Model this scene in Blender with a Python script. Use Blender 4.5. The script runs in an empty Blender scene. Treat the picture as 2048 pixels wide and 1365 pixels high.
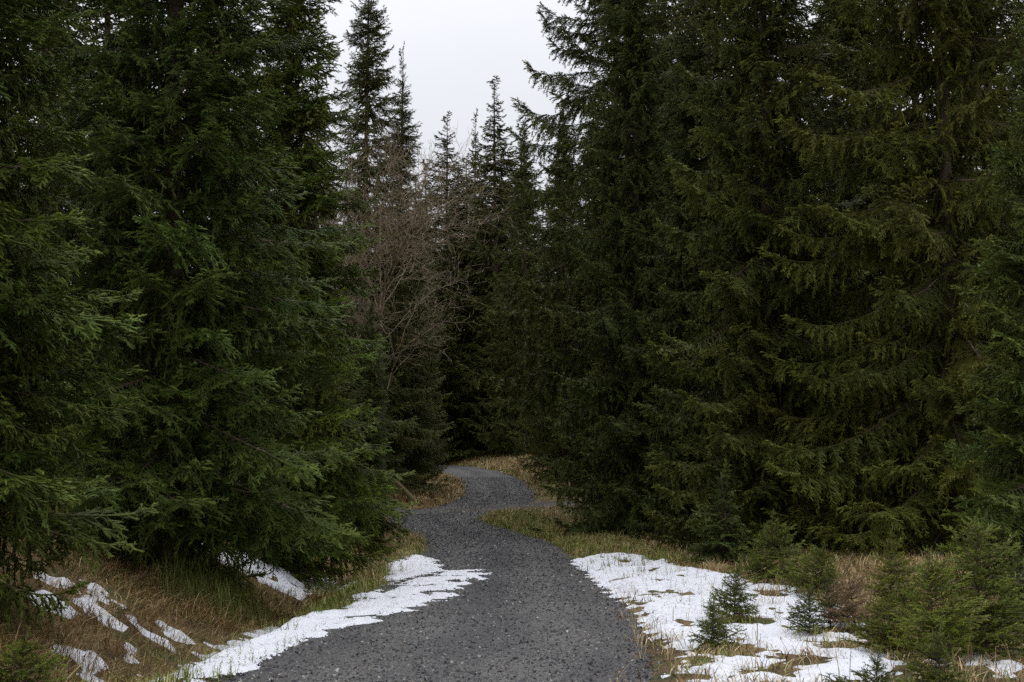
import bpy, math, random
import numpy as np
from mathutils import Vector, Matrix, Euler

# ------------------------------------------------------------------ camera, world, sun, exposure
S = bpy.context.scene
C = S.collection
F, CAMH, HOR = 2844.0, 1.45, 980.0          # focal length (px of the 2048 px photo), eye height, horizon row
PIT = math.atan((HOR - 682.5) / F)
cd = bpy.data.cameras.new('camera'); cam = bpy.data.objects.new('camera', cd); C.objects.link(cam)
cd.sensor_width = 36.0; cd.lens = F / 2048 * 36; cd.clip_start = 0.1; cd.clip_end = 3000
cam.location = (0, 0, CAMH); cam.rotation_euler = (math.pi / 2 + PIT, 0, 0)
cd.dof.use_dof = True; cd.dof.focus_distance = 24; cd.dof.aperture_fstop = 7.0
S.camera = cam

W = bpy.data.worlds.new('World'); S.world = W; W.use_nodes = True
nt = W.node_tree; nt.nodes.clear()
def N(t, ty, **kw):
    n = t.nodes.new(ty)
    for k, v in kw.items(): setattr(n, k, v)
    return n
out = N(nt, 'ShaderNodeOutputWorld'); add = N(nt, 'ShaderNodeAddShader')
sky = N(nt, 'ShaderNodeTexSky', sky_type='NISHITA', sun_disc=False)
SUN_EL, SUN_AZ = math.radians(52), math.radians(20)
sky.sun_elevation = SUN_EL; sky.sun_rotation = SUN_AZ
bg1 = N(nt, 'ShaderNodeBackground'); bg1.inputs[1].default_value = 0.008
bg2 = N(nt, 'ShaderNodeBackground'); bg2.inputs[1].default_value = 1.0
tc = N(nt, 'ShaderNodeTexCoord'); sep = N(nt, 'ShaderNodeSeparateXYZ')
mp = N(nt, 'ShaderNodeMapRange'); mp.interpolation_type = 'SMOOTHSTEP'; mp.inputs[1].default_value = 0.1; mp.inputs[2].default_value = 1
mp.inputs[3].default_value = 0.60; mp.inputs[4].default_value = 1.75        # CIE overcast: zenith about three times the horizon
nz = N(nt, 'ShaderNodeTexNoise'); nz.inputs['Scale'].default_value = 3.0; nz.inputs['Detail'].default_value = 5
mps = N(nt, 'ShaderNodeMapping'); mps.inputs['Scale'].default_value = (1, 1, 3)
nm = N(nt, 'ShaderNodeMapRange'); nm.inputs[3].default_value = 0.90; nm.inputs[4].default_value = 1.07
mul = N(nt, 'ShaderNodeMath', operation='MULTIPLY')
vm = N(nt, 'ShaderNodeVectorMath', operation='SCALE'); vm.inputs[0].default_value = (0.95, 0.955, 1.0)
L = nt.links.new
L(tc.outputs['Generated'], sep.inputs[0]); L(sep.outputs['Z'], mp.inputs[0])
L(tc.outputs['Generated'], mps.inputs[0]); L(mps.outputs[0], nz.inputs['Vector']); L(nz.outputs[0], nm.inputs[0])
L(mp.outputs[0], mul.inputs[0]); L(nm.outputs[0], mul.inputs[1]); L(mul.outputs[0], vm.inputs['Scale'])
L(vm.outputs[0], bg2.inputs[0]); L(sky.outputs[0], bg1.inputs[0])
L(bg1.outputs[0], add.inputs[0]); L(bg2.outputs[0], add.inputs[1]); L(add.outputs[0], out.inputs[0])

sd = bpy.data.lights.new('sun', 'SUN'); sd.energy = 1.4; sd.angle = math.radians(80); sd.color = (1.0, 0.97, 0.93)
sun = bpy.data.objects.new('sun', sd); C.objects.link(sun)
sun.rotation_euler = Euler((math.pi / 2 - SUN_EL, 0, math.pi - SUN_AZ))
S.view_settings.view_transform = 'Standard'; S.view_settings.look = 'None'
S.view_settings.exposure = 0.3; S.view_settings.gamma = 1.0; S.view_settings.use_curve_mapping = False
S.render.engine = 'CYCLES'
S.cycles.max_bounces = 4; S.cycles.diffuse_bounces = 2; S.cycles.glossy_bounces = 2; S.cycles.transmission_bounces = 2
S.cycles.use_adaptive_sampling = False
S.cycles.use_denoising = False
S.render.film_transparent = False

# ------------------------------------------------------------------ helpers
def tag(o, label=None, cat=None, group=None, kind=None):
    if label: o['label'] = label
    if cat: o['category'] = cat
    if group: o['group'] = group
    if kind: o['kind'] = kind
    return o

def mesh_np(name, V, T, mats, mi=None, tone=None, smooth=False):
    """mesh from arrays: V (n,3) points, T (m,3) triangles, mi material index per triangle, tone one float per point"""
    V = np.asarray(V, np.float32); T = np.asarray(T, np.int32)
    me = bpy.data.meshes.new(name)
    me.vertices.add(len(V)); me.vertices.foreach_set('co', V.ravel())
    me.loops.add(T.size); me.loops.foreach_set('vertex_index', T.ravel())
    me.polygons.add(len(T)); me.polygons.foreach_set('loop_start', np.arange(0, T.size, 3, dtype=np.int32))
    if mi is not None: me.polygons.foreach_set('material_index', np.asarray(mi, np.int32))
    me.polygons.foreach_set('use_smooth', np.full(len(T), smooth, bool))
    for m in mats: me.materials.append(m)
    if tone is not None:
        a = me.attributes.new('tone', 'FLOAT', 'POINT'); a.data.foreach_set('value', np.asarray(tone, np.float32))
    me.update(calc_edges=True)
    return me

def link(name, me, parent=None):
    o = bpy.data.objects.new(name, me); C.objects.link(o)
    if parent is not None: o.parent = parent
    return o

def empty(name, loc, rz=0.0):
    o = bpy.data.objects.new(name, None); C.objects.link(o)
    o.location = loc; o.rotation_euler = (0, 0, rz); o.empty_display_size = 0.3
    return o

def hash2(ix, iy, seed):
    n = (ix.astype(np.int64) * 374761393 + iy.astype(np.int64) * 668265263 + seed * 974634131) & 0xFFFFFFFF
    n = ((n ^ (n >> 13)) * 1274126177) & 0xFFFFFFFF
    return ((n ^ (n >> 16)) & 0xFFFF) / 65535.0
def vnoise(x, y, seed=0):
    x = np.asarray(x, float); y = np.asarray(y, float)
    ix = np.floor(x); iy = np.floor(y); fx = x - ix; fy = y - iy
    fx = fx * fx * (3 - 2 * fx); fy = fy * fy * (3 - 2 * fy)
    a = hash2(ix, iy, seed); b = hash2(ix + 1, iy, seed); c = hash2(ix, iy + 1, seed); d = hash2(ix + 1, iy + 1, seed)
    return (a * (1 - fx) + b * fx) * (1 - fy) + (c * (1 - fx) + d * fx) * fy
def fbm(x, y, seed=0, oct=4):
    s = 0; a = 0.5; f = 1.0
    for k in range(oct):
        s = s + a * (vnoise(x * f, y * f, seed + 17 * k) - 0.5); a *= 0.5; f *= 2.03
    return s * 2       # about -1..1

# ------------------------------------------------------------------ the lie of the land
YK = np.array([-20, 0, 8, 11, 16, 20, 26, 34, 40, 46, 52, 57, 62, 68, 75, 85, 95, 105, 115, 130, 160, 400.])
XK = np.array([-1.2, -1.1, -.9, -.62, -.32, -.30, -.33, -.34, -.75, -1.75, -3.0, -2.2, -.75, -.45, -1.0, -2.2, -3.9, -6.6, -10, -16, -30, -120.])
ZK = np.array([0, 0, 0, 0, 0, 0, 0, .0, .06, .17, .36, .6, .95, 1.35, 1.9, 2.5, 2.95, 3.3, 3.6, 4.0, 4.6, 8.])
fy_ = np.arange(-20, 400, .25)
def smooth(v, k=11):
    p = np.pad(v, k // 2, mode='edge'); return np.convolve(p, np.ones(k) / k, 'valid')
fx_ = smooth(smooth(np.interp(fy_, YK, XK))); fz_ = smooth(smooth(np.interp(fy_, YK, ZK)))
def rx(y): return np.interp(y, fy_, fx_)
def rz_(y): return np.interp(y, fy_, fz_)
HW = 1.72
TP = np.array([(-30, 58), (-16, 57.0), (-4, 56.8), (0, 58.8), (5, 62.0), (16, 66), (30, 70)], float)   # the crossing track
def ty(x): return np.interp(x, TP[:, 0], TP[:, 1])

def zg(x, y):
    """terrain height"""
    x = np.asarray(x, float); y = np.asarray(y, float)
    d = x - rx(y); z0 = rz_(y)
    dl = -d - HW; dr = d - HW
    k = np.clip((51 - y) / 6, 0, 1)              # ditch and bank fade out before the crossing track
    pl1 = np.interp(dl, [0, .3, .8, 1.3, 2.4, 3.6, 7, 30, 300], [0, .0, -.34, -.30, .28, .72, 1.15, 2.4, 6])
    pl2 = np.interp(dl, [0, 1.5, 4, 30, 300], [0, .12, .35, 2.0, 6])
    pl = pl1 * k + pl2 * (1 - k)
    pr1 = np.interp(dr, [0, .3, 1, 3, 6, 14, 40, 300], [0, .02, .03, .06, .2, .6, 1.6, 6])
    pr2 = np.interp(dr, [0, 1.0, 3, 8, 30, 300], [0, .15, .5, .9, 2.2, 6])      # raised bank beyond the crossing
    kr = np.clip((y - 66) / 6, 0, 1)
    pr = pr1 * (1 - kr) + pr2 * kr
    z = z0 + np.where(d < 0, pl, pr)
    off = np.clip(np.maximum(dl, dr) / .8, 0, 1)
    rough = off * np.where(d < 0, .20, .10)
    z = z + rough * fbm(x * .9 + 5, y * .7, 3, 4) + off * .05 * fbm(x * 3.1, y * 2.7, 9, 3)
    z = z - .05 * np.clip(1 - off * 4, 0, 1)     # bed under the gravel
    t = np.abs(y - ty(x))
    kt = np.clip(1 - (t - 1.0) / 1.6, 0, 1)
    zt = z0 + .10 * np.clip(np.abs(d) - HW, 0, 30) * .3
    return z * (1 - kt) + (zt - .05) * kt

def ray(px, py):
    u = (px - 1024) / F; v = (682.5 - py) / F
    return np.array([u, math.cos(PIT) - v * math.sin(PIT), math.sin(PIT) + v * math.cos(PIT)])
def at(px, py, D):
    r = ray(px, py); r = r * (D / r[1]); return r + np.array([0, 0, CAMH])
def ground(px, py, dmax=70):
    """where the line of sight through a pixel of the photo meets the terrain"""
    r = ray(px, py); ds = np.arange(6, dmax, .03); p = r[None] * (ds / r[1])[:, None]
    z = p[:, 2] + CAMH; g = zg(p[:, 0], p[:, 1])
    h = np.nonzero(z < g)[0]
    i = h[0] if len(h) else len(ds) - 1
    return p[i, 0], p[i, 1]

# ------------------------------------------------------------------ materials
def mat(name):
    m = bpy.data.materials.new(name); m.use_nodes = True
    t = m.node_tree; t.nodes.clear()
    o = N(t, 'ShaderNodeOutputMaterial'); b = N(t, 'ShaderNodeBsdfPrincipled')
    t.links.new(b.outputs[0], o.inputs[0])
    b.inputs['Specular IOR Level'].default_value = 0.25
    return m, t, b
def ramp(t, stops, src, interp='LINEAR'):
    r = N(t, 'ShaderNodeValToRGB'); r.color_ramp.interpolation = interp
    e = r.color_ramp.elements
    while len(e) < len(stops): e.new(0.5)
    for q, (p, c) in zip(e, stops): q.position = p; q.color = (*c, 1)
    t.links.new(src, r.inputs[0]); return r.outputs[0]
def mixc(t, f, a, b, mode='MIX'):
    m = N(t, 'ShaderNodeMix', data_type='RGBA', blend_type=mode)
    for i, v in ((0, f), (6, a), (7, b)):
        if isinstance(v, (int, float)): m.inputs[i].default_value = v
        elif isinstance(v, tuple): m.inputs[i].default_value = (*v, 1)
        else: t.links.new(v, m.inputs[i])
    return m.outputs[2]
def noise(t, scale, detail=4, rough=.55, vec=None):
    n = N(t, 'ShaderNodeTexNoise'); n.inputs['Scale'].default_value = scale
    n.inputs['Detail'].default_value = detail; n.inputs['Roughness'].default_value = rough
    if vec is None:
        vec = N(t, 'ShaderNodeTexCoord').outputs['Object']
    t.links.new(vec, n.inputs['Vector']); return n.outputs[0]
def bump(t, b, h, strength, dist):
    n = N(t, 'ShaderNodeBump'); n.inputs['Strength'].default_value = strength; n.inputs['Distance'].default_value = dist
    t.links.new(h, n.inputs['Height']); t.links.new(n.outputs[0], b.inputs['Normal'])

def needle_mat(name, old, mid, tip, dry=(.10, .062, .03), var=.5):
    m, t, b = mat(name)
    at_ = N(t, 'ShaderNodeAttribute', attribute_name='tone')
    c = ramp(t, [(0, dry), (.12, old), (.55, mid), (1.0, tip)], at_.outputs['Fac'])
    oi = N(t, 'ShaderNodeObjectInfo')
    hs = N(t, 'ShaderNodeHueSaturation')
    mh = N(t, 'ShaderNodeMapRange'); mh.inputs[3].default_value = .485; mh.inputs[4].default_value = .515
    mv = N(t, 'ShaderNodeMapRange'); mv.inputs[3].default_value = 1 - var * .5; mv.inputs[4].default_value = 1 + var * .5
    t.links.new(oi.outputs['Random'], mh.inputs[0]); t.links.new(mh.outputs[0], hs.inputs['Hue'])
    fr = N(t, 'ShaderNodeMath', operation='FRACT'); ml = N(t, 'ShaderNodeMath', operation='MULTIPLY'); ml.inputs[1].default_value = 7.13
    t.links.new(oi.outputs['Random'], ml.inputs[0]); t.links.new(ml.outputs[0], fr.inputs[0]); t.links.new(fr.outputs[0], mv.inputs[0])
    t.links.new(mv.outputs[0], hs.inputs['Value']); t.links.new(c, hs.inputs['Color'])
    t.links.new(mixc(t, 1.0, hs.outputs[0], oi.outputs['Color'], 'MULTIPLY'), b.inputs['Base Color'])
    b.inputs['Roughness'].default_value = .6; b.inputs['Specular IOR Level'].default_value = .12
    return m
M = {}
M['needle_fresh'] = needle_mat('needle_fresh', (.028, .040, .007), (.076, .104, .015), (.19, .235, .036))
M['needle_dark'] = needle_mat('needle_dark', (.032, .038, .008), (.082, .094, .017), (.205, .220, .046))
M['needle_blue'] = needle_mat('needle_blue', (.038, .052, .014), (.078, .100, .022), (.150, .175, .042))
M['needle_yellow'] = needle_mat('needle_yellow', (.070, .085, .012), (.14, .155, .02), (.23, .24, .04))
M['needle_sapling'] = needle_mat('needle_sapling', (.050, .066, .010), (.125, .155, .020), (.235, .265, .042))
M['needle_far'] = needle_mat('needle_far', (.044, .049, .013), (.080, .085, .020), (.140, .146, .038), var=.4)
m, t, b = mat('twig_bark'); b.inputs['Roughness'].default_value = .9
t.links.new(ramp(t, [(.3, (.045, .030, .018)), (.55, (.10, .07, .045)), (.75, (.22, .19, .14))], noise(t, 14, 3)), b.inputs['Base Color']); M['twig'] = m
m, t, b = mat('spruce_bark'); b.inputs['Roughness'].default_value = .9
h = noise(t, 26, 6, .7)
t.links.new(ramp(t, [(.3, (.035, .024, .016)), (.5, (.085, .058, .040)), (.7, (.15, .12, .09))], h), b.inputs['Base Color']); bump(t, b, h, .8, .03); M['bark'] = m
m, t, b = mat('bare_bark'); b.inputs['Roughness'].default_value = .85
t.links.new(ramp(t, [(.3, (.10, .074, .045)), (.5, (.195, .148, .094)), (.7, (.34, .27, .185))], noise(t, 5, 4)), b.inputs['Base Color']); M['bare'] = m
m, t, b = mat('bare_trunk_bark'); b.inputs['Roughness'].default_value = .9
t.links.new(ramp(t, [(.3, (.03, .026, .016)), (.55, (.06, .052, .03)), (.75, (.12, .11, .06))], noise(t, 9, 5)), b.inputs['Base Color']); M['bare_trunk'] = m
m, t, b = mat('dead_twig'); b.inputs['Roughness'].default_value = .9
t.links.new(ramp(t, [(.3, (.09, .055, .03)), (.6, (.20, .13, .075))], noise(t, 20, 3)), b.inputs['Base Color']); M['dead'] = m

# forest floor: needle litter, straw, moss
m, t, b = mat('forest_floor'); b.inputs['Roughness'].default_value = .95
c1 = ramp(t, [(.25, (.035, .024, .014)), (.5, (.085, .056, .028)), (.72, (.17, .125, .06))], noise(t, 7, 8, .7))
c2 = ramp(t, [(.3, (.10, .068, .028)), (.55, (.22, .155, .068)), (.8, (.32, .25, .12))], noise(t, 30, 6, .7))
c3 = ramp(t, [(.3, (.03, .038, .010)), (.7, (.085, .10, .024))], noise(t, 22, 6, .65))
x = mixc(t, ramp(t, [(.42, (0, 0, 0)), (.58, (1, 1, 1))], noise(t, 1.1, 5, .6)), c1, c2)
x = mixc(t, ramp(t, [(.50, (0, 0, 0)), (.62, (1, 1, 1))], noise(t, 1.7, 5, .6, N(t, 'ShaderNodeNewGeometry').outputs['Position'])), x, c3)
t.links.new(x, b.inputs['Base Color']); bump(t, b, noise(t, 24, 8, .75), 1.0, .05); M['floor'] = m

def gravel_mat(name, lo, hi, dirt, dirt_amt):
    m, t, b = mat(name); b.inputs['Roughness'].default_value = .85; b.inputs['Specular IOR Level'].default_value = .3
    pos = N(t, 'ShaderNodeTexCoord').outputs['Object']
    v = N(t, 'ShaderNodeTexVoronoi'); v.inputs['Scale'].default_value = 50; t.links.new(pos, v.inputs['Vector'])
    v2 = N(t, 'ShaderNodeTexVoronoi'); v2.inputs['Scale'].default_value = 190; t.links.new(pos, v2.inputs['Vector'])
    s1 = N(t, 'ShaderNodeSeparateColor'); t.links.new(v.outputs['Color'], s1.inputs[0])
    s2 = N(t, 'ShaderNodeSeparateColor'); t.links.new(v2.outputs['Color'], s2.inputs[0])
    stops = lambda: [(0, lo), (.55, tuple((a + c) * .42 for a, c in zip(lo, hi))), (.9, hi), (1, tuple(min(1, c * 2.0) for c in hi))]
    a = ramp(t, stops(), s1.outputs[0]); c = ramp(t, stops(), s2.outputs[1])
    col = mixc(t, .5, a, c)
    tint = ramp(t, [(.3, (.84, .84, .87)), (.7, (1.08, 1.08, 1.07))], noise(t, .9, 5, .6))
    col = mixc(t, 1.0, col, tint, 'MULTIPLY')
    dk = ramp(t, [(.52 - dirt_amt * .2, (0, 0, 0)), (.78 - dirt_amt * .2, (1, 1, 1))], noise(t, .55, 6, .65))
    mf = N(t, 'ShaderNodeMath', operation='MULTIPLY'); mf.inputs[1].default_value = min(.85, .18 + dirt_amt * .6)
    t.links.new(dk, mf.inputs[0])
    col = mixc(t, mf.outputs[0], col, dirt)
    wr = N(t, 'ShaderNodeAttribute', attribute_name='tone')
    col = mixc(t, 1.0, col, ramp(t, [(0, (.66, .66, .69)), (1, (1.28, 1.27, 1.22))], wr.outputs['Fac']), 'MULTIPLY')
    t.links.new(col, b.inputs['Base Color'])
    dd = N(t, 'ShaderNodeMath', operation='MULTIPLY'); dd.inputs[1].default_value = -1; t.links.new(v.outputs['Distance'], dd.inputs[0])
    bump(t, b, dd.outputs[0], .9, .02)
    return m
M['gravel'] = gravel_mat('gravel_surface', (.009, .009, .0095), (.122, .121, .121), (.070, .062, .052), .05)
M['track'] = gravel_mat('track_surface', (.018, .017, .017), (.115, .110, .104), (.10, .08, .055), .5)
m, t, b = mat('stone'); b.inputs['Roughness'].default_value = .8; b.inputs['Specular IOR Level'].default_value = .3
a = N(t, 'ShaderNodeAttribute', attribute_name='tone')
t.links.new(ramp(t, [(0, (.022, .023, .026)), (.4, (.056, .058, .063)), (.75, (.105, .106, .108)), (.93, (.18, .165, .145)), (1, (.36, .35, .33))], a.outputs['Fac']), b.inputs['Base Color']); M['stone'] = m
m, t, b = mat('old_snow'); b.inputs['Roughness'].default_value = .6
b.inputs['Subsurface Weight'].default_value = .0
sn = noise(t, 60, 6, .7); sl = noise(t, 5, 5, .6)
col = mixc(t, ramp(t, [(.35, (0, 0, 0)), (.75, (1, 1, 1))], sl), (.60, .62, .66), (.52, .54, .59))
col = mixc(t, ramp(t, [(.70, (0, 0, 0)), (.78, (.55, .55, .55))], noise(t, 95, 3, .6)), col, (.32, .28, .22))
t.links.new(col, b.inputs['Base Color'])
mb = N(t, 'ShaderNodeMath', operation='ADD'); t.links.new(sn, mb.inputs[0]); t.links.new(sl, mb.inputs[1])
bump(t, b, mb.outputs[0], .5, .03); M['snow'] = m
def blade_mat(name, stops):
    m, t, b = mat(name); b.inputs['Roughness'].default_value = .7
    a = N(t, 'ShaderNodeAttribute', attribute_name='tone')
    t.links.new(ramp(t, stops, a.outputs['Fac']), b.inputs['Base Color']); return m
M['straw'] = blade_mat('dry_blades', [(0, (.10, .052, .019)), (.35, (.23, .138, .052)), (.7, (.36, .27, .125)), (.9, (.52, .43, .25)), (1, (.11, .12, .03))])
M['green'] = blade_mat('green_blades', [(0, (.05, .062, .010)), (.5, (.12, .145, .022)), (.85, (.20, .23, .04)), (1, (.32, .28, .11))])
M['litter'] = blade_mat('litter_bits', [(0, (.025, .018, .012)), (.5, (.08, .05, .03)), (.85, (.16, .10, .05)), (1, (.26, .19, .10))])
m, t, b = mat('rotten_wood'); b.inputs['Roughness'].default_value = .9
h = noise(t, 18, 6, .7); t.links.new(ramp(t, [(.3, (.05, .04, .02)), (.5, (.14, .11, .055)), (.75, (.25, .21, .11))], h), b.inputs['Base Color']); bump(t, b, h, .7, .03); M['rotten'] = m

# ------------------------------------------------------------------ the setting: ground, road, track, snow
def grid_mesh(X, Y, Z, keep=None, extra=None):
    ny, nx = X.shape
    V = np.stack([X, Y, Z], -1).reshape(-1, 3)
    i = np.arange(ny * nx).reshape(ny, nx)
    a, b_, c, d = i[:-1, :-1], i[:-1, 1:], i[1:, 1:], i[1:, :-1]
    if keep is not None:
        q = keep[:-1, :-1] | keep[:-1, 1:] | keep[1:, 1:] | keep[1:, :-1]
        a, b_, c, d = a[q], b_[q], c[q], d[q]
    T = np.concatenate([np.stack([a, b_, c], -1).reshape(-1, 3), np.stack([a, c, d], -1).reshape(-1, 3)])
    if keep is not None:
        u, inv = np.unique(T, return_inverse=True); V = V[u]; T = inv.reshape(-1, 3)
        if extra is not None: return V, T, extra.ravel()[u]
    return V, T
xs = np.concatenate([-np.geomspace(12, 900, 40)[::-1], np.arange(-11.9, 11.95, .15), np.geomspace(12, 900, 40)])
ys = np.concatenate([-np.geomspace(3, 60, 14)[::-1], np.arange(-2.5, 6, .5), np.arange(6, 40, .16), np.arange(40, 110, .4), np.geomspace(110.4, 1500, 60)])
X, Y = np.meshgrid(xs, ys)
V, T = grid_mesh(X, Y, zg(X, Y))
g = link('ground', mesh_np('ground', V, T, [M['floor']], smooth=True)); tag(g, 'brown forest floor of needle litter, straw and moss', kind='structure')

yy = np.concatenate([np.arange(1, 45, .12), np.arange(45, 135, .3)])
dd_ = np.linspace(-2.3, 2.3, 70)
Dg, Yg = np.meshgrid(dd_, yy); Xg = rx(Yg) + Dg
e = HW + .28 * fbm(Xg * .8, Yg * .6, 21, 3) + .16 * fbm(Xg * 5, Yg * 4, 23, 3) - np.abs(Dg)
Zg = zg(Xg, Yg) * 0 + rz_(Yg) + np.clip(e * .25, -.12, .012) + .03 * (1 - (Dg / HW) ** 2) - .03 + .010 * fbm(Xg * 2, Yg * 2, 27, 3)
wear = np.clip(.5 + .45 * np.exp(-((np.abs(Dg) - .78 - .12 * fbm(Yg * .3, Yg * 0, 91, 2)) / .28) ** 2) - .35 * np.exp(-(Dg / .3) ** 2) + .7 * fbm(Xg * 1.4, Yg * .5, 93, 4), 0, 1)
V, T, wt = grid_mesh(Xg, Yg, Zg, e > -.25, wear)
o = link('gravel_road', mesh_np('gravel_road', V, T, [M['gravel']], tone=wt, smooth=True)); tag(o, 'dark grey gravel road winding uphill between the spruces', kind='structure')
xx = np.arange(-22, 22, .22); dd_ = np.linspace(-2.0, 2.0, 36)
Xg, Dg = np.meshgrid(xx, dd_); Yg = ty(Xg) + Dg
e = 1.5 + .5 * fbm(Xg * .5, Yg * .5, 31, 4) - np.abs(Dg)
Zg = np.maximum(zg(Xg, Yg), np.where(np.abs(Xg - rx(Yg)) < HW, rz_(Yg) - .01, -9)) + .05 + np.clip(e * .2, -.15, .004) - .030
V, T, wt = grid_mesh(Xg, Yg, Zg, e > -.4, .5 + .6 * fbm(Xg, Yg, 95, 4))
o = link('dirt_track', mesh_np('dirt_track', V, T[:, ::-1], [M['track']], tone=wt, smooth=True)); tag(o, 'brownish gravel track crossing the road at the bend', kind='structure')

def poly_px(pts): return np.array([ground(px, py) for px, py in pts])
def sdist(P, X, Y):
    """signed distance to a polygon, positive inside"""
    d = np.full(X.shape, 1e9); ins = np.zeros(X.shape, bool); n = len(P)
    for i in range(n):
        ax, ay = P[i]; bx, by = P[(i + 1) % n]; ex, ey = bx - ax, by - ay
        wx, wy = X - ax, Y - ay
        tt = np.clip((wx * ex + wy * ey) / (ex * ex + ey * ey + 1e-9), 0, 1)
        d = np.minimum(d, (wx - ex * tt) ** 2 + (wy - ey * tt) ** 2)
        cr = ((ay <= Y) & (by > Y)) | ((by <= Y) & (ay > Y))
        xi = ax + (Y - ay) / (ey if abs(ey) > 1e-9 else 1e-9) * ex
        ins ^= cr & (X < xi)
    return np.where(ins, 1, -1) * np.sqrt(d)
def q(pts, ox=0, oy=0, k=1.0): return [(ox + px * k, oy + py * k) for px, py in pts]
K4 = 400 / 2048
right_snow = [(1140, 1124), (1205, 1108), (1290, 1116), (1400, 1140), (1470, 1156), (1560, 1172), (1605, 1186), (1665, 1216), (1705, 1246), (1740, 1275), (1780, 1320), (1740, 1362), (1600, 1372), (1420, 1366), (1385, 1330), (1340, 1278), (1290, 1228), (1240, 1194), (1190, 1152)]
right_bare = [[(1400, 1238), (1480, 1228), (1555, 1238), (1540, 1252), (1440, 1253)],
              [(1385, 1293), (1450, 1283), (1545, 1298), (1520, 1314), (1400, 1312)],
              [(1585, 1262), (1640, 1254), (1725, 1258), (1715, 1273), (1620, 1276)],
              [(1630, 1287), (1700, 1280), (1770, 1290), (1740, 1303), (1640, 1299)],
              [(1575, 1314), (1640, 1310), (1690, 1322), (1650, 1332), (1580, 1328)],
              [(1470, 1338), (1560, 1330), (1620, 1346), (1560, 1358), (1480, 1354)],
              [(1505, 1180), (1560, 1184), (1575, 1192), (1520, 1192)],
              [(1350, 1318), (1420, 1310), (1440, 1326), (1390, 1338)],
              [(1300, 1158), (1330, 1160), (1330, 1166), (1300, 1164)],
              [(1245, 1203), (1290, 1207), (1280, 1212), (1250, 1209)]]
corner_snow = [[(1985, 1330), (2020, 1326), (2050, 1340), (2040, 1362), (1990, 1356)], [(1855, 1322), (1885, 1318), (1900, 1328), (1870, 1334)], [(1690, 1326), (1760, 1322), (1790, 1350), (1720, 1362)], [(1930, 1318), (1960, 1312), (1975, 1326), (1940, 1332)]]
left_berm = [[(200, 1372), (340, 1333), (440, 1294), (560, 1250), (640, 1232), (720, 1218), (760, 1205), (780, 1180), (812, 1163), (872, 1151), (960, 1147), (978, 1152), (930, 1181), (900, 1201), (850, 1226), (780, 1241), (700, 1262), (640, 1277), (560, 1302), (480, 1333), (400, 1370)],
             [(762, 1138), (790, 1124), (830, 1112), (885, 1134), (878, 1150), (840, 1158), (790, 1166), (775, 1150)],
             [(725, 1196), (770, 1182), (790, 1188), (760, 1204), (728, 1204)]]
bank = [q([(360, 230), (470, 260), (560, 300), (640, 280), (720, 320), (790, 420), (860, 480), (1000, 540), (1020, 610), (1120, 680), (1300, 790), (1230, 830), (1060, 760), (930, 670), (850, 610), (800, 580), (740, 510), (830, 490), (760, 400), (700, 380), (560, 400), (380, 300)], 0, 1100, K4),
        q([(300, 450), (380, 430), (530, 460), (580, 540), (740, 590), (800, 650), (700, 690), (470, 620), (380, 580)], 0, 1100, K4),
        q([(880, 340), (1000, 380), (1060, 420), (1050, 470), (1120, 520), (1180, 520), (1100, 550), (980, 490), (900, 400)], 0, 1100, K4),
        q([(1260, 660), (1350, 680), (1380, 760), (1500, 820), (1620, 890), (1700, 920), (1790, 1000), (1820, 1090), (1740, 1040), (1600, 940), (1480, 890), (1380, 790)], 0, 1100, K4),
        q([(1600, 740), (1640, 740), (1720, 810), (1880, 890), (2000, 940), (1990, 960), (1920, 950), (1910, 1000), (1800, 940), (1680, 870)], 0, 1100, K4),
        q([(560, 1000), (650, 1010), (800, 1050), (930, 1080), (960, 1065), (1060, 1165), (1000, 1180), (910, 1265), (860, 1230), (780, 1120), (700, 1090), (560, 1060)], 0, 1100, K4),
        q([(1250, 1000), (1330, 980), (1370, 1050), (1380, 1140), (1310, 1200), (1270, 1160), (1290, 1050)], 0, 1100, K4),
        q([(1240, 565), (1275, 570), (1310, 605), (1260, 600)], 0, 1100, K4)]
under = [[(368, 1068), (400, 1073), (470, 1108), (560, 1138), (620, 1160), (672, 1164), (704, 1176), (668, 1194), (640, 1190), (604, 1204), (580, 1190), (520, 1166), (440, 1124), (380, 1094)], [(320, 1048), (345, 1050), (345, 1058), (322, 1056)]]
SNOW = []
def snow(name, label, polys, holes, rough, thick, seed, dx=.03, dy=.06, slope=.35, bare=0.0):
    P = [poly_px(p) for p in polys]; H = [poly_px(h) for h in holes]
    A = np.concatenate(P); x0, y0 = A.min(0) - .3; x1, y1 = A.max(0) + .3
    nx = min(520, int((x1 - x0) / dx)); ny = min(700, int((y1 - y0) / dy))
    X, Y = np.meshgrid(np.linspace(x0, x1, nx), np.linspace(y0, y1, ny))
    s = np.full(X.shape, -9.)
    for p in P: s = np.maximum(s, sdist(p, X, Y))
    for h in H: s = np.minimum(s, -sdist(h, X, Y))
    s = s + rough * (fbm(X * 1.6, Y * 1.0, seed, 4) * 1.0 + 1.5 * fbm(X * 2.6, Y * 4.5, seed + 5, 4) + .5 * fbm(X * 14, Y * 9, seed + 6, 2)) + .02
    if bare: s = np.minimum(s, (fbm(X * 3.2, Y * 1.7, seed + 9, 4) + bare) * .5)
    base = np.maximum(zg(X, Y), np.where(np.abs(X - rx(Y)) < HW + .2, rz_(Y) - .005, -9))
    Z = base + np.clip(s * slope, -.06, thick) + np.where(s > .15, .012 * fbm(X * 4, Y * 3, seed + 3, 3), 0)
    V, T = grid_mesh(X, Y, Z, s > -.05)
    o = link(name, mesh_np(name, V, T, [M['snow']], smooth=True)); tag(o, label, 'snow', None, 'stuff')
    SNOW.append((P, H)); return o
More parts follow.
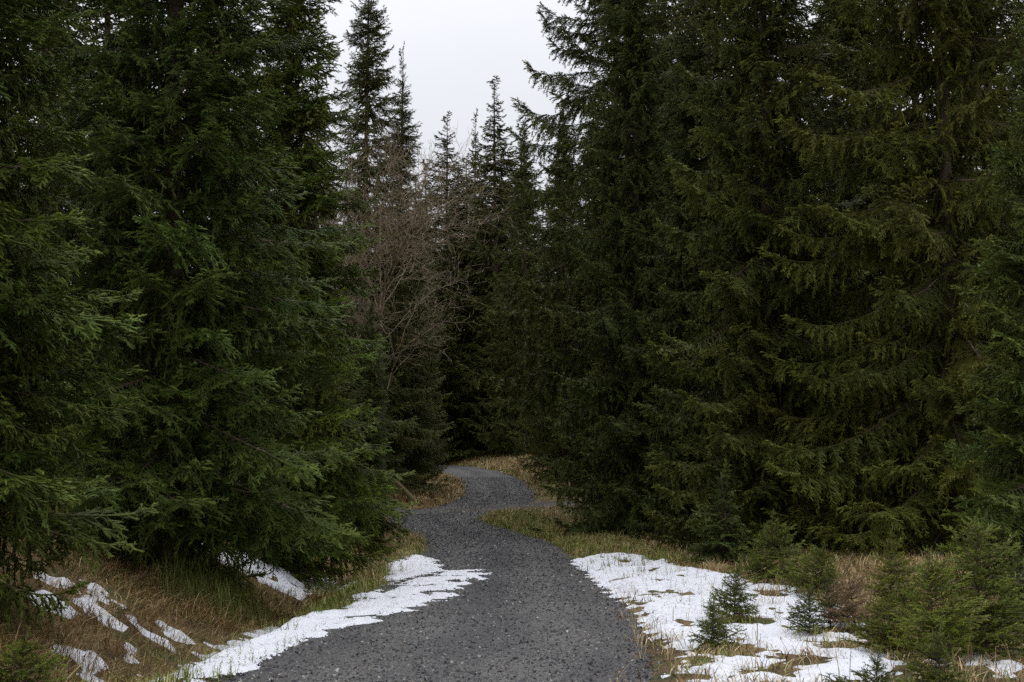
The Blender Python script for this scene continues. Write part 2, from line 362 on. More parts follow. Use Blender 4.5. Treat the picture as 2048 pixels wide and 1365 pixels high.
snow('snow_patch', 'broad snow patch with bare tufts on the right verge around the saplings', [right_snow], right_bare, .17, .035, 41, dx=.02, dy=.05, slope=.20, bare=.37)
snow('snow_patch', 'small melting snow remnants at the lower right edge among the saplings', corner_snow, [], .06, .04, 47, dx=.02, dy=.03)
snow('snow_patch', 'long snow strip along the left edge of the gravel road', left_berm, [[(742, 1203), (770, 1176), (800, 1163), (885, 1149), (880, 1157), (808, 1174), (765, 1206)], [(640, 1256), (700, 1240), (760, 1236), (700, 1248)], [(480, 1300), (540, 1285), (560, 1290), (500, 1308)]], .22, .035, 43, dx=.02, dy=.045, slope=.20, bare=.40)
snow('snow_patch', 'narrow snow streaks on the straw covered bank left of the ditch', bank, [], .05, .05, 51, dx=.02, dy=.03)
snow('snow_patch', 'snow streak on the bank under the low boughs of the big left spruce', under, [], .15, .04, 57, dx=.02, dy=.04, bare=.3)

def in_snow(x, y):
    r = np.zeros(x.shape, bool)
    for P, H in SNOW:
        k = np.zeros(x.shape, bool)
        for p in P: k |= sdist(p, x, y) > 0
        for h in H: k &= sdist(h, x, y) < 0
        r |= k
    return r

# loose stones on the near road
rg = np.random.RandomState(5)
n = 68000
y = 8.8 + (rg.rand(n) ** 2.8) * 70; d = (rg.rand(n) * 2 - 1) * (HW + .5); x = rx(y) + d
keep = (np.abs(d) < HW + .02 + .16 * np.abs(rg.randn(n)) * (rg.rand(n) < .5)) & (np.abs(x / y) < .40); x, y = x[keep], y[keep]; n = len(x)
sz = (.004 + .012 * rg.rand(n) ** 2.6) * (1 + np.clip(y - 14, 0, 40) / 30)
oc = np.array([(1, 1, 1), (1, -1, -1), (-1, 1, -1), (-1, -1, 1)], float) * .75
ot_ = np.array([(0, 1, 2), (0, 3, 1), (0, 2, 3), (1, 3, 2)])
P = oc[None] * (sz[:, None] * (.6 + .8 * rg.rand(n, 3)))[:, None, :] + (rg.rand(n, 4, 3) - .5) * (sz * .5)[:, None, None]
qa = rg.randn(n, 4); qa /= np.linalg.norm(qa, axis=1)[:, None]
w_, a_, b2, c_ = qa.T
R = np.stack([np.stack([1 - 2 * (b2 * b2 + c_ * c_), 2 * (a_ * b2 - c_ * w_), 2 * (a_ * c_ + b2 * w_)], -1), np.stack([2 * (a_ * b2 + c_ * w_), 1 - 2 * (a_ * a_ + c_ * c_), 2 * (b2 * c_ - a_ * w_)], -1), np.stack([2 * (a_ * c_ - b2 * w_), 2 * (b2 * c_ + a_ * w_), 1 - 2 * (a_ * a_ + b2 * b2)], -1)], 1)
P = np.einsum('nij,nkj->nki', R, P)
dd_ = x - rx(y)
P += np.stack([x, y, np.where(np.abs(dd_) > HW + .03, zg(x, y) - rz_(y) + .02, 0) + rz_(y) + .03 * (1 - (dd_ / HW) ** 2) - .03 + .010 * fbm(x * 2, y * 2, 27, 3) + .010 + sz * .25], -1)[:, None]
T = (ot_[None] + np.arange(n)[:, None, None] * 4).reshape(-1, 3)
o = link('gravel', mesh_np('gravel', P.reshape(-1, 3), T, [M['stone']], tone=np.repeat(rg.rand(n), 4))); tag(o, 'loose grey stones lying on the near stretch of the road', 'gravel', None, 'stuff')

# ------------------------------------------------------------------ grass
def blades(x, y, h, lean, az, wid, tone, far=False):
    n = len(x); z = zg(x, y)
    ts = np.array([0, .5, 1.0] if far else [0, .38, .72, 1.0]); m_ = len(ts) - 1; nv = 2 * m_ + 1; V = np.zeros((n, nv, 3))
    dx, dy = np.cos(az), np.sin(az)
    for k, t_ in enumerate(ts):
        out_ = h * lean * (t_ ** 1.7); up = h * (t_ - .42 * np.minimum(lean, 1.5) * t_ ** 2.2)
        cx, cy, cz = x + dx * out_, y + dy * out_, z + up
        if k < m_:
            ww = wid * (1 - .5 * t_)
            V[:, 2 * k] = np.stack([cx - dy * ww, cy + dx * ww, cz], -1); V[:, 2 * k + 1] = np.stack([cx + dy * ww, cy - dx * ww, cz], -1)
        else: V[:, 2 * m_] = np.stack([cx, cy, cz], -1)
    tt = np.array([(0, 1, 3), (0, 3, 2), (2, 3, 4)] if far else [(0, 1, 3), (0, 3, 2), (2, 3, 5), (2, 5, 4), (4, 5, 6)])
    T = (tt[None] + (np.arange(n) * nv)[:, None, None]).reshape(-1, 3)
    return V.reshape(-1, 3), T, np.repeat(tone, nv)
def grass(name, label, cat, m, n, region, hh, seed, tuft=12, spread=.10, lean=(.3, 1.3), bias=None, wid=.0028, tone=(0, 1), thin=.35, accept=None):
    """tufts of blades: region(rng, k) gives k random points"""
    r = np.random.RandomState(seed); k = n // tuft
    cx, cy = region(r, k)
    d = cx - rx(cy)
    ok = (np.abs(d) > HW + .06 - .34 * r.rand(k) ** 3) & (np.abs(cy - ty(cx)) > .9) & (fbm(cx * .7, cy * .7, seed, 4) > -thin)
    ok &= ~(in_snow(cx, cy) & (r.rand(k) > .06))
    if accept is not None: ok &= accept(cx, cy)
    cx, cy = cx[ok], cy[ok]; k = len(cx)
    th = hh[0] + (hh[1] - hh[0]) * r.rand(k) ** 1.5; tc_ = tone[0] + (tone[1] - tone[0]) * r.rand(k)
    x = np.repeat(cx, tuft) + r.randn(k * tuft) * spread; y = np.repeat(cy, tuft) + r.randn(k * tuft) * spread
    az = r.rand(k * tuft) * 6.283
    if bias is not None: az = bias + r.randn(k * tuft) * 1.1
    V, T, tn = blades(x, y, np.repeat(th, tuft) * (.5 + .7 * r.rand(k * tuft)), lean[0] + (lean[1] - lean[0]) * r.rand(k * tuft), az, wid * (1 + np.repeat(cy, tuft) / 40) * (.6 + .8 * r.rand(k * tuft)), np.clip(np.repeat(tc_, tuft) + r.randn(k * tuft) * .18, 0, 1), far=cy.min() > 21)
    o = link(name, mesh_np(name, V, T, [m], tone=tn)); tag(o, label, cat, None, 'stuff'); return o
def strip(side, y0, y1, d0, d1, p=1.0):
    def f(r, k):
        y = y0 + (y1 - y0) * r.rand(k) ** p; d = d0 + (d1 - d0) * r.rand(k) - (.25 if d0 == 0 else 0) * r.rand(k)
        return rx(y) + side * (HW + d), y
    return f
grass('dry_grass', 'matted tawny grass hanging down the bank left of the ditch', 'grass', M['straw'], 52000, strip(-1, 10, 30, .7, 5.5, 1.4), (.16, .36), 61, lean=(.5, 1.7), bias=-.5, tone=(.05, .75), thin=.9)
grass('green_grass', 'green grass along the ditch beside the left snow strip', 'grass', M['green'], 30000, strip(-1, 9.5, 44, .0, 1.3, 1.3), (.06, .22), 62, spread=.06, lean=(.1, .8), thin=.3)
grass('dry_grass', 'straw coloured grass on the left verge beyond the snow strip', 'grass', M['straw'], 16000, strip(-1, 22, 52, .0, 2.4), (.12, .34), 63, lean=(.2, 1.2), thin=.6)
grass('dry_grass', 'brown and straw tufts on the right verge between the saplings', 'grass', M['straw'], 26000, strip(1, 9, 24, .0, 5.5, 1.2), (.06, .26), 64, lean=(.3, 1.5), thin=.25, spread=.12)
grass('green_grass', 'mossy green tufts among the saplings on the right verge', 'grass', M['green'], 24000, strip(1, 9, 30, .15, 6.5, 1.1), (.03, .12), 65, lean=(.2, 1.1), thin=.15, spread=.10)
grass('dry_grass', 'pale dry grass on the verge island before the crossing track', 'grass', M['straw'], 34000, strip(1, 30, 58, .0, 6.5), (.10, .34), 66, lean=(.2, 1.2), thin=.8, tone=(.2, 1))
grass('green_grass', 'short green grass edging the right side of the road bend', 'grass', M['green'], 32000, strip(1, 26, 56, .0, 2.2), (.08, .28), 67, lean=(.1, .9), thin=.45, tone=(.2, .9), wid=.004)
grass('dry_grass', 'pale straw grass on the rising bank behind the far bend', 'grass', M['straw'], 26000, strip(1, 64, 112, .0, 4.5), (.12, .38), 68, lean=(.2, 1.1), thin=.9, wid=.005, tone=(.3, 1))
grass('green_grass', 'green grass at the foot of the bank behind the far bend', 'grass', M['green'], 9000, strip(1, 64, 110, .0, 1.4), (.05, .2), 69, lean=(.1, .9), thin=.5, wid=.006)
grass('dry_grass', 'straw tufts left of the road beyond the crossing track', 'grass', M['straw'], 12000, strip(-1, 58, 80, .0, 3.0), (.12, .36), 70, lean=(.2, 1.2), thin=.8, wid=.005)

grass('dry_grass', 'sparse straw and litter at the feet of the right hand spruces', 'grass', M['straw'], 26000, strip(1, 16, 36, 3.5, 13), (.06, .24), 71, lean=(.4, 1.6), thin=.5, tone=(0, .7))
grass('dry_grass', 'bleached straw tussocks at the back of the right snow patch', 'grass', M['straw'], 22000, strip(1, 17, 36, .6, 7), (.10, .30), 72, lean=(.3, 1.4), thin=.35, tone=(.2, 1), tuft=20, spread=.07)
grass('green_grass', 'mossy grass spots on the straw bank left of the ditch', 'grass', M['green'], 16000, strip(-1, 10, 26, .6, 5), (.05, .16), 73, lean=(.3, 1.2), thin=-.05)
def litter(name, label, n, region, seed, up):
    r = np.random.RandomState(seed); x, y = region(r, n); a = r.rand(n) * 6.283; l = .006 + .04 * r.rand(n) ** 3; w = .0018 + .003 * r.rand(n)
    base = np.maximum(zg(x, y), np.where(np.abs(x - rx(y)) < HW, rz_(y), -9)); z = base + np.where(in_snow(x, y), up, .014)
    dx, dy = np.cos(a) * l, np.sin(a) * l; nx, ny = -np.sin(a) * w, np.cos(a) * w
    V = np.stack([np.stack([x - dx, y - dy, z], -1), np.stack([x + nx, y + ny, z + .006], -1), np.stack([x + dx, y + dy, z + .004 + .012 * r.rand(n)], -1), np.stack([x - nx, y - ny, z + .006], -1)], 1).reshape(-1, 3)
    b4 = np.arange(n)[:, None] * 4; T = np.concatenate([b4 + np.array([0, 1, 2]), b4 + np.array([0, 2, 3])])
    o = link(name, mesh_np(name, V, T, [M['litter']], tone=np.repeat(r.rand(n), 4))); tag(o, label, 'litter', None, 'stuff')
litter('needle_litter', 'dark needles and twig bits lying on the left snow strip and road edge', 2600, strip(-1, 9.5, 30, -1.2, 1.2, 1.3), 84, .037)
litter('needle_litter', 'fallen needles and twig bits scattered over the gravel road', 3000, strip(1, 9.5, 40, -3.4, .1, 1.4), 86, .037)
litter('needle_litter', 'dark needles and twig bits lying on the right snow and road edge', 6500, strip(1, 9.5, 32, -.5, 5.0, 1.2), 85, .037)
def patch(px, py, rx_, ry_):
    gx_, gy_ = ground(px, py)
    return lambda r, k: (gx_ + rx_ * r.randn(k), gy_ + ry_ * r.randn(k))
grass('green_grass', 'tall dark green rushes in the ditch under the left spruces', 'grass', M['green'], 2600, patch(425, 1195, .35, .7), (.22, .50), 74, lean=(.1, .5), thin=2, tone=(0, .35), tuft=16, spread=.08)
grass('dry_grass', 'tall pale grass stalks between the saplings at lower right', 'grass', M['straw'], 520, strip(1, 9.5, 22, .5, 6), (.28, .60), 75, lean=(.05, .5), thin=2, tone=(.4, .95), tuft=3, spread=.05, wid=.0022)
# green sprigs poking through the snow
def sprigs(name, label, n, region, seed, h=(.06, .16)):
    r = np.random.RandomState(seed); cx, cy = region(r, n)
    ok = fbm(cx * 1.3, cy * .8, seed, 3) > -.05; cx, cy = cx[ok], cy[ok]
    Vs, Ts, tn = [], [], []; nv = 0
    for x, y in zip(cx, cy):
        hh = h[0] + (h[1] - h[0]) * r.rand(); m_ = int(8 + hh * 90)
        z = zg(x, y) + .03; lx, ly = r.randn(2) * .15
        s = np.linspace(.15, 1, m_); a = np.arange(m_) * 2.4 + r.rand() * 6
        c = np.stack([x + lx * hh * s, y + ly * hh * s, z + hh * s], -1)
        dr_ = np.stack([np.cos(a), np.sin(a), np.full(m_, .45)], -1); sd_ = np.stack([-np.sin(a), np.cos(a), np.zeros(m_)], -1)
        ll = (.012 + .03 * (1 - s) ** .7)[:, None]
        V_ = np.stack([c, c + dr_ * ll * .5 + sd_ * .0045, c + dr_ * ll, c + dr_ * ll * .5 - sd_ * .0045], 1).reshape(-1, 3)
        b4 = np.arange(m_)[:, None] * 4
        T_ = np.concatenate([b4 + np.array([0, 1, 2]), b4 + np.array([0, 2, 3])])
        st = np.array([(x - .0018, y, z - .06), (x + .0018, y, z - .06), (x + lx * hh, y + ly * hh, z + hh)])
        V_ = np.concatenate([V_, st]); T_ = np.concatenate([T_, [[4 * m_, 4 * m_ + 1, 4 * m_ + 2]]])
        Vs.append(V_); Ts.append(T_ + nv); nv += len(V_); tn.append(np.full(len(V_), .3 + .6 * r.rand()))
    o = link(name, mesh_np(name, np.concatenate(Vs), np.concatenate(Ts), [M['green']], tone=np.concatenate(tn))); tag(o, label, 'plants', None, 'stuff')
sprigs('green_sprigs', 'small leafy sprigs poking out of the left snow strip', 230, strip(-1, 10, 27, -.15, .6, 1.3), 81)
sprigs('green_sprigs', 'small leafy sprigs poking out of the right snow patch by the road', 170, strip(1, 11, 32, .15, 1.6, 1.2), 82, (.05, .2))

# ------------------------------------------------------------------ spruce boughs
def vadd(a, b, s=1.0): return (a[0] + b[0] * s, a[1] + b[1] * s, a[2] + b[2] * s)
def vnorm(a):
    l = math.sqrt(a[0] * a[0] + a[1] * a[1] + a[2] * a[2]) or 1; return (a[0] / l, a[1] / l, a[2] / l)
def vcross(a, b): return (a[1] * b[2] - a[2] * b[1], a[2] * b[0] - a[0] * b[2], a[0] * b[1] - a[1] * b[0])

def bough_skeleton(Lb, kind, seed, step, m):
    r = random.Random(seed)
    n = max(8, int(Lb / .06)); ds = Lb / n
    p = (0, 0, 0); yaw = 0; pts = []; dirs = []
    for i in range(n + 1):
        u = i / n
        if kind == 'sweep': th = math.radians(np.interp(u, [0, .35, .65, 1], [-8, -22, -6, 42]))
        elif kind == 'open': th = math.radians(np.interp(u, [0, .4, .75, 1], [-2, -12, 0, 40]))
        else: th = math.radians(np.interp(u, [0, .4, .8, 1], [4, -4, 4, 26]))
        yaw += r.gauss(0, .035); d = (math.cos(th) * math.cos(yaw), math.cos(th) * math.sin(yaw), math.sin(th))
        pts.append(p); dirs.append(d); p = vadd(p, d, ds)
    bare = .20 if Lb > 1.5 else .06
    segs, stems = [], []          # (p0, p1, tone)
    for i in range(n):
        r0 = .0045 + .0068 * Lb * (1 - i / n) ** 1.1; r1 = .0045 + .0068 * Lb * (1 - (i + 1) / n) ** 1.1
        stems.append((pts[i], pts[i + 1], r0 * .8, r1 * .8))
        if i / n > .62: segs.append((pts[i], pts[i + 1], .35 + .6 * (i / n) ** 3))
    small = Lb < .6
    s = bare * Lb; side = 1
    while s < Lb * .985:
        u = s / Lb; fi = u * n; i = min(int(fi), n - 1)
        P0 = vadd(pts[i], dirs[i], (fi - i) * ds); T_ = dirs[i]
        s += step * r.uniform(.7, 1.3) * .5; side = -side
        if r.random() < .10: continue
        S_ = vnorm(vcross((0, 0, 1), T_)); U_ = vcross(T_, S_)
        env = (1 - u) * Lb * .55 + (.05 if small else .12)
        lmax = {'sweep': .80, 'open': .75, 'flat': .90}[kind]
        l2 = min(env, lmax) * r.uniform(.4, 1.15) * min(1, (u - bare) / .22 + .45)
        a = math.radians(r.uniform(42, 66)); el = r.uniform(-.25, .25) if kind != 'flat' else r.uniform(-.35, .30)
        d = vnorm(tuple(T_[k] * math.cos(a) + side * S_[k] * math.sin(a) + U_[k] * el for k in range(3)))
        st = .028 if small else .046 * m
        k2 = max(2, int(l2 / st)); st = l2 / k2; q0 = P0
        grav = {'sweep': 3.4, 'open': 2.0, 'flat': 1.5}[kind] * (1 if u < .86 else .25) * r.uniform(.6, 1.3)
        tipness = .25 + .75 * u ** 2
        for j in range(k2):
            v = (j + 1) / k2
            d = vnorm((d[0] + r.gauss(0, .09), d[1] + r.gauss(0, .09), d[2] + r.gauss(0, .06) - grav * st * (1 - .3 * v)))
            q1 = vadd(q0, d, st)
            stems.append((q0, q1, .0035 * (1.2 - v), .0035 * (1.15 - v)))
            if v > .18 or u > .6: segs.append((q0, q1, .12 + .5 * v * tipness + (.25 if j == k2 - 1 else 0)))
            lat0 = vcross(d, (0, 0, 1)) if abs(d[2]) < .8 else vcross(d, (r.gauss(0, 1), r.gauss(0, 1), .2))
            lat0 = vnorm(lat0)
            for sg in (-1, 1):
                if r.random() < .2 or v < .12: continue
                l3 = (.040 + (.080 if not small else .03) * (1 - v) ** .6 * r.uniform(.2, 1.25)) * (1.25 if kind == 'sweep' else 1.0) * (.6 if small else 1)
                if not small and l2 > .35: l3 *= 1.15
                ca = math.radians(r.gauss(44, 13))
                d3 = vnorm(tuple(d[k] * math.cos(ca) + sg * lat0[k] * math.sin(ca) for k in range(3)))
                d3 = vnorm((d3[0], d3[1], d3[2] - (.25 if kind == 'sweep' else .08) + r.gauss(0, .26)))
                e3 = vadd(q1, d3, l3); t3 = .12 + .55 * v * tipness + r.uniform(0, .25)
                segs.append((q1, e3, t3))
                if l3 > .07 and m < 1.5:          # the longer shoots fork again
                    for s2 in (-1, 1):
                        if r.random() < .4: continue
                        d4 = vnorm((d3[0] + d[0] * .5 + lat0[0] * s2 * .5 + r.gauss(0, .3), d3[1] + d[1] * .5 + lat0[1] * s2 * .5 + r.gauss(0, .3), d3[2] + r.gauss(0, .35)))
                        b4 = vadd(q1, d3, l3 * r.uniform(.35, .75)); segs.append((b4, vadd(b4, d4, l3 * r.uniform(.4, .7)), t3 + .1))
            q0 = q1
    dead = []
    for k in range(int(8 * Lb)):                # bare dead twiglets near the trunk
        u = r.uniform(.03, bare + .25); i = int(u * n); a = r.uniform(0, 6.28)
        d = vnorm((.5, math.cos(a), math.sin(a) * .6 - .3)); l = r.uniform(.12, .38) * min(1, Lb / 1.5); p0 = pts[i]
        for j in range(3):
            p1 = vadd(p0, vnorm((d[0] + r.gauss(0, .3), d[1] + r.gauss(0, .3), d[2] - .2 + r.gauss(0, .2))), l / 3)
            dead.append((p0, p1, .003, .0018)); p0 = p1
    return segs, stems + dead

def tubes(stems, ns=3):
    A = np.array([s[0] for s in stems]); B = np.array([s[1] for s in stems]); ra = np.array([s[2] for s in stems]); rb = np.array([s[3] for s in stems])
    D = B - A; D /= np.linalg.norm(D, axis=1)[:, None] + 1e-9
    ref = np.where(np.abs(D[:, 2:3]) > .9, np.array([[1., 0, 0]]), np.array([[0, 0, 1.]]))
    X = np.cross(D, ref); X /= np.linalg.norm(X, axis=1)[:, None] + 1e-9; Y = np.cross(D, X)
    V = np.zeros((len(A), 2 * ns, 3))
    for k in range(ns):
        a = 2 * math.pi * k / ns; o = X * math.cos(a) + Y * math.sin(a)
        V[:, k] = A + o * ra[:, None]; V[:, ns + k] = B + o * rb[:, None]
    t = []
    for k in range(ns):
        k2 = (k + 1) % ns; t += [(k, k2, ns + k2), (k, ns + k2, ns + k)]
    T = (np.array(t)[None] + (np.arange(len(A)) * 2 * ns)[:, None, None]).reshape(-1, 3)
    return V.reshape(-1, 3), T

def cores(segs, rad):
    """the packed inner needles of each shoot: a slim three sided spindle"""
    V, T = tubes([(s[0], s[1], rad, rad * .55) for s in segs])
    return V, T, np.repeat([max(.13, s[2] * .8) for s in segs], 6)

def needles(segs, per_m, ln, wd, seed, ang=42):
    r = np.random.RandomState(seed)
    A = np.array([s[0] for s in segs]); B = np.array([s[1] for s in segs]); tn = np.array([s[2] for s in segs])
    l = np.linalg.norm(B - A, axis=1); cnt = np.maximum(2, np.round(l * per_m * (.85 + .3 * r.rand(len(l)))).astype(int))
    i = np.repeat(np.arange(len(A)), cnt); n = len(i)
    t_ = r.rand(n) ** .9; D = (B - A)[i] / (l[i][:, None] + 1e-9)
    rv = r.randn(n, 3); rv -= D * np.sum(rv * D, 1)[:, None]; rv /= np.linalg.norm(rv, axis=1)[:, None] + 1e-9
    a = np.radians(ang + 14 * r.randn(n))[:, None]
    nd = D * np.cos(a) + rv * np.sin(a)
    sd_ = np.cross(nd, r.randn(n, 3)); sd_ /= np.linalg.norm(sd_, axis=1)[:, None] + 1e-9
    P = A[i] + (B - A)[i] * t_[:, None]; L_ = (ln * (.7 + .5 * r.rand(n)))[:, None]
    V = np.stack([P - sd_ * wd * .5, P + sd_ * wd * .5, P + nd * L_], 1).reshape(-1, 3)
    T = np.arange(3 * n).reshape(-1, 3)
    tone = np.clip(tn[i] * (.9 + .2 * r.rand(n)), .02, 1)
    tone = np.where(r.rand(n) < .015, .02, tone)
    return V, T, np.repeat(tone, 3)

def bough_arrays(Lb, kind, seed, lod):
    step, per_m, ln, wd, m, core = {0: (.075, 170, .019, .0046, 1.0, .0090), 1: (.080, 85, .022, .0070, 1.05, .011), 2: (.13, 9, .06, .026, 1.9, .019), 3: (.043, 200, .015, .0030, 1, .0035)}[lod]
    if Lb < .7 and lod == 0: step = .05
    segs, stems = bough_skeleton(Lb, kind, seed, step, m)
    Vn, Tn, tn = needles(segs, per_m, ln, wd, seed)
    Vc, Tc, tc_ = cores(segs, core)
    Vn, Tn, tn = np.concatenate([Vn, Vc]), np.concatenate([Tn, Tc + len(Vn)]), np.concatenate([tn, tc_])
    if lod == 2: stems = stems[:max(8, int(Lb / .06))][::1]
    Vs, Ts = tubes(stems)
    V = np.concatenate([Vn, Vs]); T = np.concatenate([Tn, Ts + len(Vn)])
    mi = np.concatenate([np.zeros(len(Tn), int), np.ones(len(Ts), int)])
    return V, T, mi, np.concatenate([tn, np.zeros(len(Vs))])

LIB = {}
def bough_lib(kind, lod, nm_, classes, nvar):
    r = {}
    for Lb in classes:
        r[Lb] = []
        for v in range(nvar if Lb < 3.5 else 2):
            V, T, mi, tn = bough_arrays(Lb, kind, int(Lb * 1000) + v * 31 + lod * 7 + len(kind), lod)
            r[Lb].append(mesh_np('branch', V, T, [M[nm_], M['twig']], mi, tn))
    return r
CL = [.5, .95, 1.6, 2.5]
LIB['flat'] = bough_lib('flat', 0, 'needle_fresh', CL, 3)
LIB['sweep'] = bough_lib('sweep', 1, 'needle_dark', CL + [3.8], 3)
LIB['open'] = bough_lib('open', 1, 'needle_far', CL + [3.8], 2)
LIB['flat_blue'] = LIB['flat']

def leafy(o, nm_):
    o.material_slots[0].link = 'OBJECT'; o.material_slots[0].material = M[nm_]
def pick(lib, Lb, r):
    k = min(lib, key=lambda c: abs(math.log(c / Lb))); return r.choice(lib[k]), Lb / k

def trunk_mesh(h, r0, seed, m, ns=9):
    r = random.Random(seed); V = []; T = []; n = 14
    for i in range(n + 1):
        t_ = i / n; rr = r0 * (1 - t_) ** .85 + .008; fl = 1 + .5 * max(0, 1 - t_ * 14)
        ox, oy = .05 * math.sin(t_ * 5 + seed), .05 * math.cos(t_ * 4 + seed)
        for k in range(ns):
            a = 6.283 * k / ns; q_ = rr * fl * (1 + r.uniform(-.06, .06))
            V.append((ox + q_ * math.cos(a), oy + q_ * math.sin(a), -.25 + (h + .25) * t_))
    for i in range(n):
        for k in range(ns):
            a, b_ = i * ns + k, i * ns + (k + 1) % ns
            T += [(a, b_, b_ + ns), (a, b_ + ns, a + ns)]
    return mesh_np('trunk', V, T, [m], smooth=True)

def spots(r, h, rb, z0, gap, per, prof, dens=1.0, top_open=0, limit=285):
    """bough places on a trunk: (height, azimuth, length, pitch)"""
    res = []; z = z0
    while z < h - .12:
        t_ = z / h; R_ = rb * prof(t_)
        nb = max(3, int(round(per * dens * min(1, .45 + R_ / 2.0))))
        a0 = r.uniform(0, 6.28)
        for k in range(nb):
            a = a0 + 6.283 * k / nb + r.uniform(-.35, .35); l = max(.16, R_ * r.uniform(.72, 1.12))
            if r.random() < .18: l *= .6
            pit = np.interp(t_, [0, .25, .6, .9, 1], [-14, -6, 8, 32, 55]) + r.uniform(-8, 8)
            res.append((z + r.uniform(-.5, .5) * gap, a, l, pit))
        z += gap * r.uniform(.8, 1.2) * (1.0 if t_ < .7 else .75)
    if len(res) > limit: res = sorted(r.sample(res, limit))
    return res
cone = lambda p: (lambda t_: max(.02, (1 - t_) ** p) * min(1, .82 + t_ * 2.2))

def base_at(px, D):
    x = (px - 1024) / F * D * math.cos(PIT) * 1.0; return x, D, float(zg(x, D)) - .03
def spruce(name, label, px, D, h, rb, kind, seed, z0=.35, gap=.36, per=7, p=.8, r0=None, group=None, dens=1.0, drop=None, cat='spruce tree', inner=.78, tint=(1, 1, 1)):
    r = random.Random(seed); x, y, z = base_at(px, D)
    root = empty(name, (x, y, z)); tag(root, label, cat, group)
    link('trunk', trunk_mesh(h, r0 or h * .0075 + .02, seed, M['bark']), root)
    h0, cm_, tm_ = FAR[0]
    if inner:
        o = link('inner_crown', cm_, root); o.scale = (inner * rb / 3.0, inner * rb / 3.0, h / h0 * .98); o.rotation_euler = (0, 0, r.uniform(0, 6)); o.color = (*tint, 1)
        o = link('inner_crown', cm_, root); o.scale = (inner * rb / 3.0 * .6, inner * rb / 3.0 * .6, h / h0 * .95); o.rotation_euler = (0, 0, r.uniform(0, 6)); o.color = (*tint, 1)
    lib = LIB[kind]
    for (bz, a, l, pit) in spots(r, h, rb, z0, gap, per, cone(p), dens):
        if drop and drop(bz, a, r): continue
        me, sc = pick(lib, l, r)
        o = bpy.data.objects.new('branch', me); C.objects.link(o); o.parent = root
        o.location = (.0, .0, bz); o.rotation_euler = Euler((r.gauss(0, .28), -math.radians(pit), a), 'XYZ'); o.scale = (sc, sc * r.uniform(.85, 1.15), sc)
        if kind == 'flat_blue': leafy(o, 'needle_blue')
        o.color = (*tint, 1)
    me, sc = pick(lib, .5, r)
    o = bpy.data.objects.new('leader', me); C.objects.link(o); o.parent = root; o.location = (0, 0, h - .25); o.rotation_euler = (0, -math.radians(82), 0); o.scale = (sc, sc, sc)
    return root

# ------------------------------------------------------------------ farther spruces: one crown mesh each
def crown_arrays(h, rb, seed, kind, gap, per, p):
    r = random.Random(seed); Vs, Ts, Ms, tn = [], [], [], []; nv = 0
    arr = {c: [bough_arrays(c, kind, 900 + v + int(c * 10), 2) for v in range(2)] for c in (.5, .95, 1.6, 2.5, 3.8)}
    sp = spots(r, h, rb, .5, gap, per, cone(p), limit=230) + [(h - .25, 0, .55, 84)]
    for (bz, a, l, pit) in sp:
        k = min(arr, key=lambda c: abs(math.log(c / l))); V, T, mi, to = r.choice(arr[k])
        Rm = np.array(Euler((r.gauss(0, .1), -math.radians(pit), a)).to_matrix()) * (l / k)
        Vs.append(V @ Rm.T + np.array([0, 0, bz])); Ts.append(T + nv); Ms.append(mi); tn.append(to); nv += len(V)
    return np.concatenate(Vs), np.concatenate(Ts), np.concatenate(Ms), np.concatenate(tn)
FAR = []
for k, (h, rb, kind, gap, per, p) in enumerate([(20, 3.0, 'sweep', .62, 6, .75), (17, 2.6, 'open', .55, 6, .8), (22, 3.4, 'open', .7, 6, .7)]):
    V, T, mi, tn = crown_arrays(h, rb, 300 + k, kind, gap, per, p)
    FAR.append((h, mesh_np('crown', V, T, [M['needle_far' if k else 'needle_dark'], M['twig']], mi, tn), trunk_mesh(h, .14, 40 + k, M['bark'])))
# ------------------------------------------------------------------ the big spruces one can pick out
LS, RS = 'big spruces lining the left side of the road', 'big spruces lining the right side of the road'
spruce('spruce_tree', 'nearest spruce at the left edge, dense upturned boughs overhanging the straw bank', -110, 13.2, 12, 2.05, 'flat', 101, z0=.95, gap=.34, per=8, p=.62, tint=(1.0, 1.02, .9), group=LS)
spruce('spruce_tree', 'broad tall dark spruce whose low boughs hang over the left ditch', 330, 19.5, 16, 3.0, 'flat', 102, z0=.85, gap=.40, per=8, p=.62, tint=(.86, .90, .92), group=LS)
spruce('spruce_tree', 'bright green spruce reaching down to the left road verge before the bend', 568, 25, 14.2, 2.4, 'flat', 103, z0=.45, gap=.34, per=8, p=.82, tint=(1.14, 1.14, .9), group=LS)
spruce('spruce_tree', 'short bluish spruce tucked behind the big left spruces below the bare tree', 735, 37, 6.3, 1.2, 'flat_blue', 104, z0=.8, gap=.28, per=8, p=.5, group=LS)
spruce('spruce_tree', 'dense round based spruce right of the bend with low sweeping skirts', 1275, 42, 19, 3.5, 'sweep', 111, z0=.5, gap=.44, per=8, p=.62, tint=(.86, .92, .98), group=RS)
spruce('spruce_tree', 'tall spruce with long curtain boughs in front of the visible bare trunk', 1540, 31, 19, 3.3, 'sweep', 112, z0=.6, gap=.44, per=8, p=.55, tint=(1.08, 1.05, .95), group=RS)
spruce('spruce_tree', 'old spruce with a thick visible trunk and sparse upswept boughs', 1905, 28, 19, 4.4, 'sweep', 113, z0=.5, gap=.52, per=7, p=.55, r0=.20, tint=(1.18, 1.12, .95), group=RS, drop=lambda z, a, r: 3.5 < z < 9 and math.sin(a) < -.55 and r.random() < .5, inner=.5)
spruce('spruce_tree', 'near spruce at the right edge with pale spiky shoots', 2125, 18, 8.2, 1.75, 'flat', 114, gap=.30, per=8, p=.7, tint=(1.02, 1.0, 1.05), group=RS)
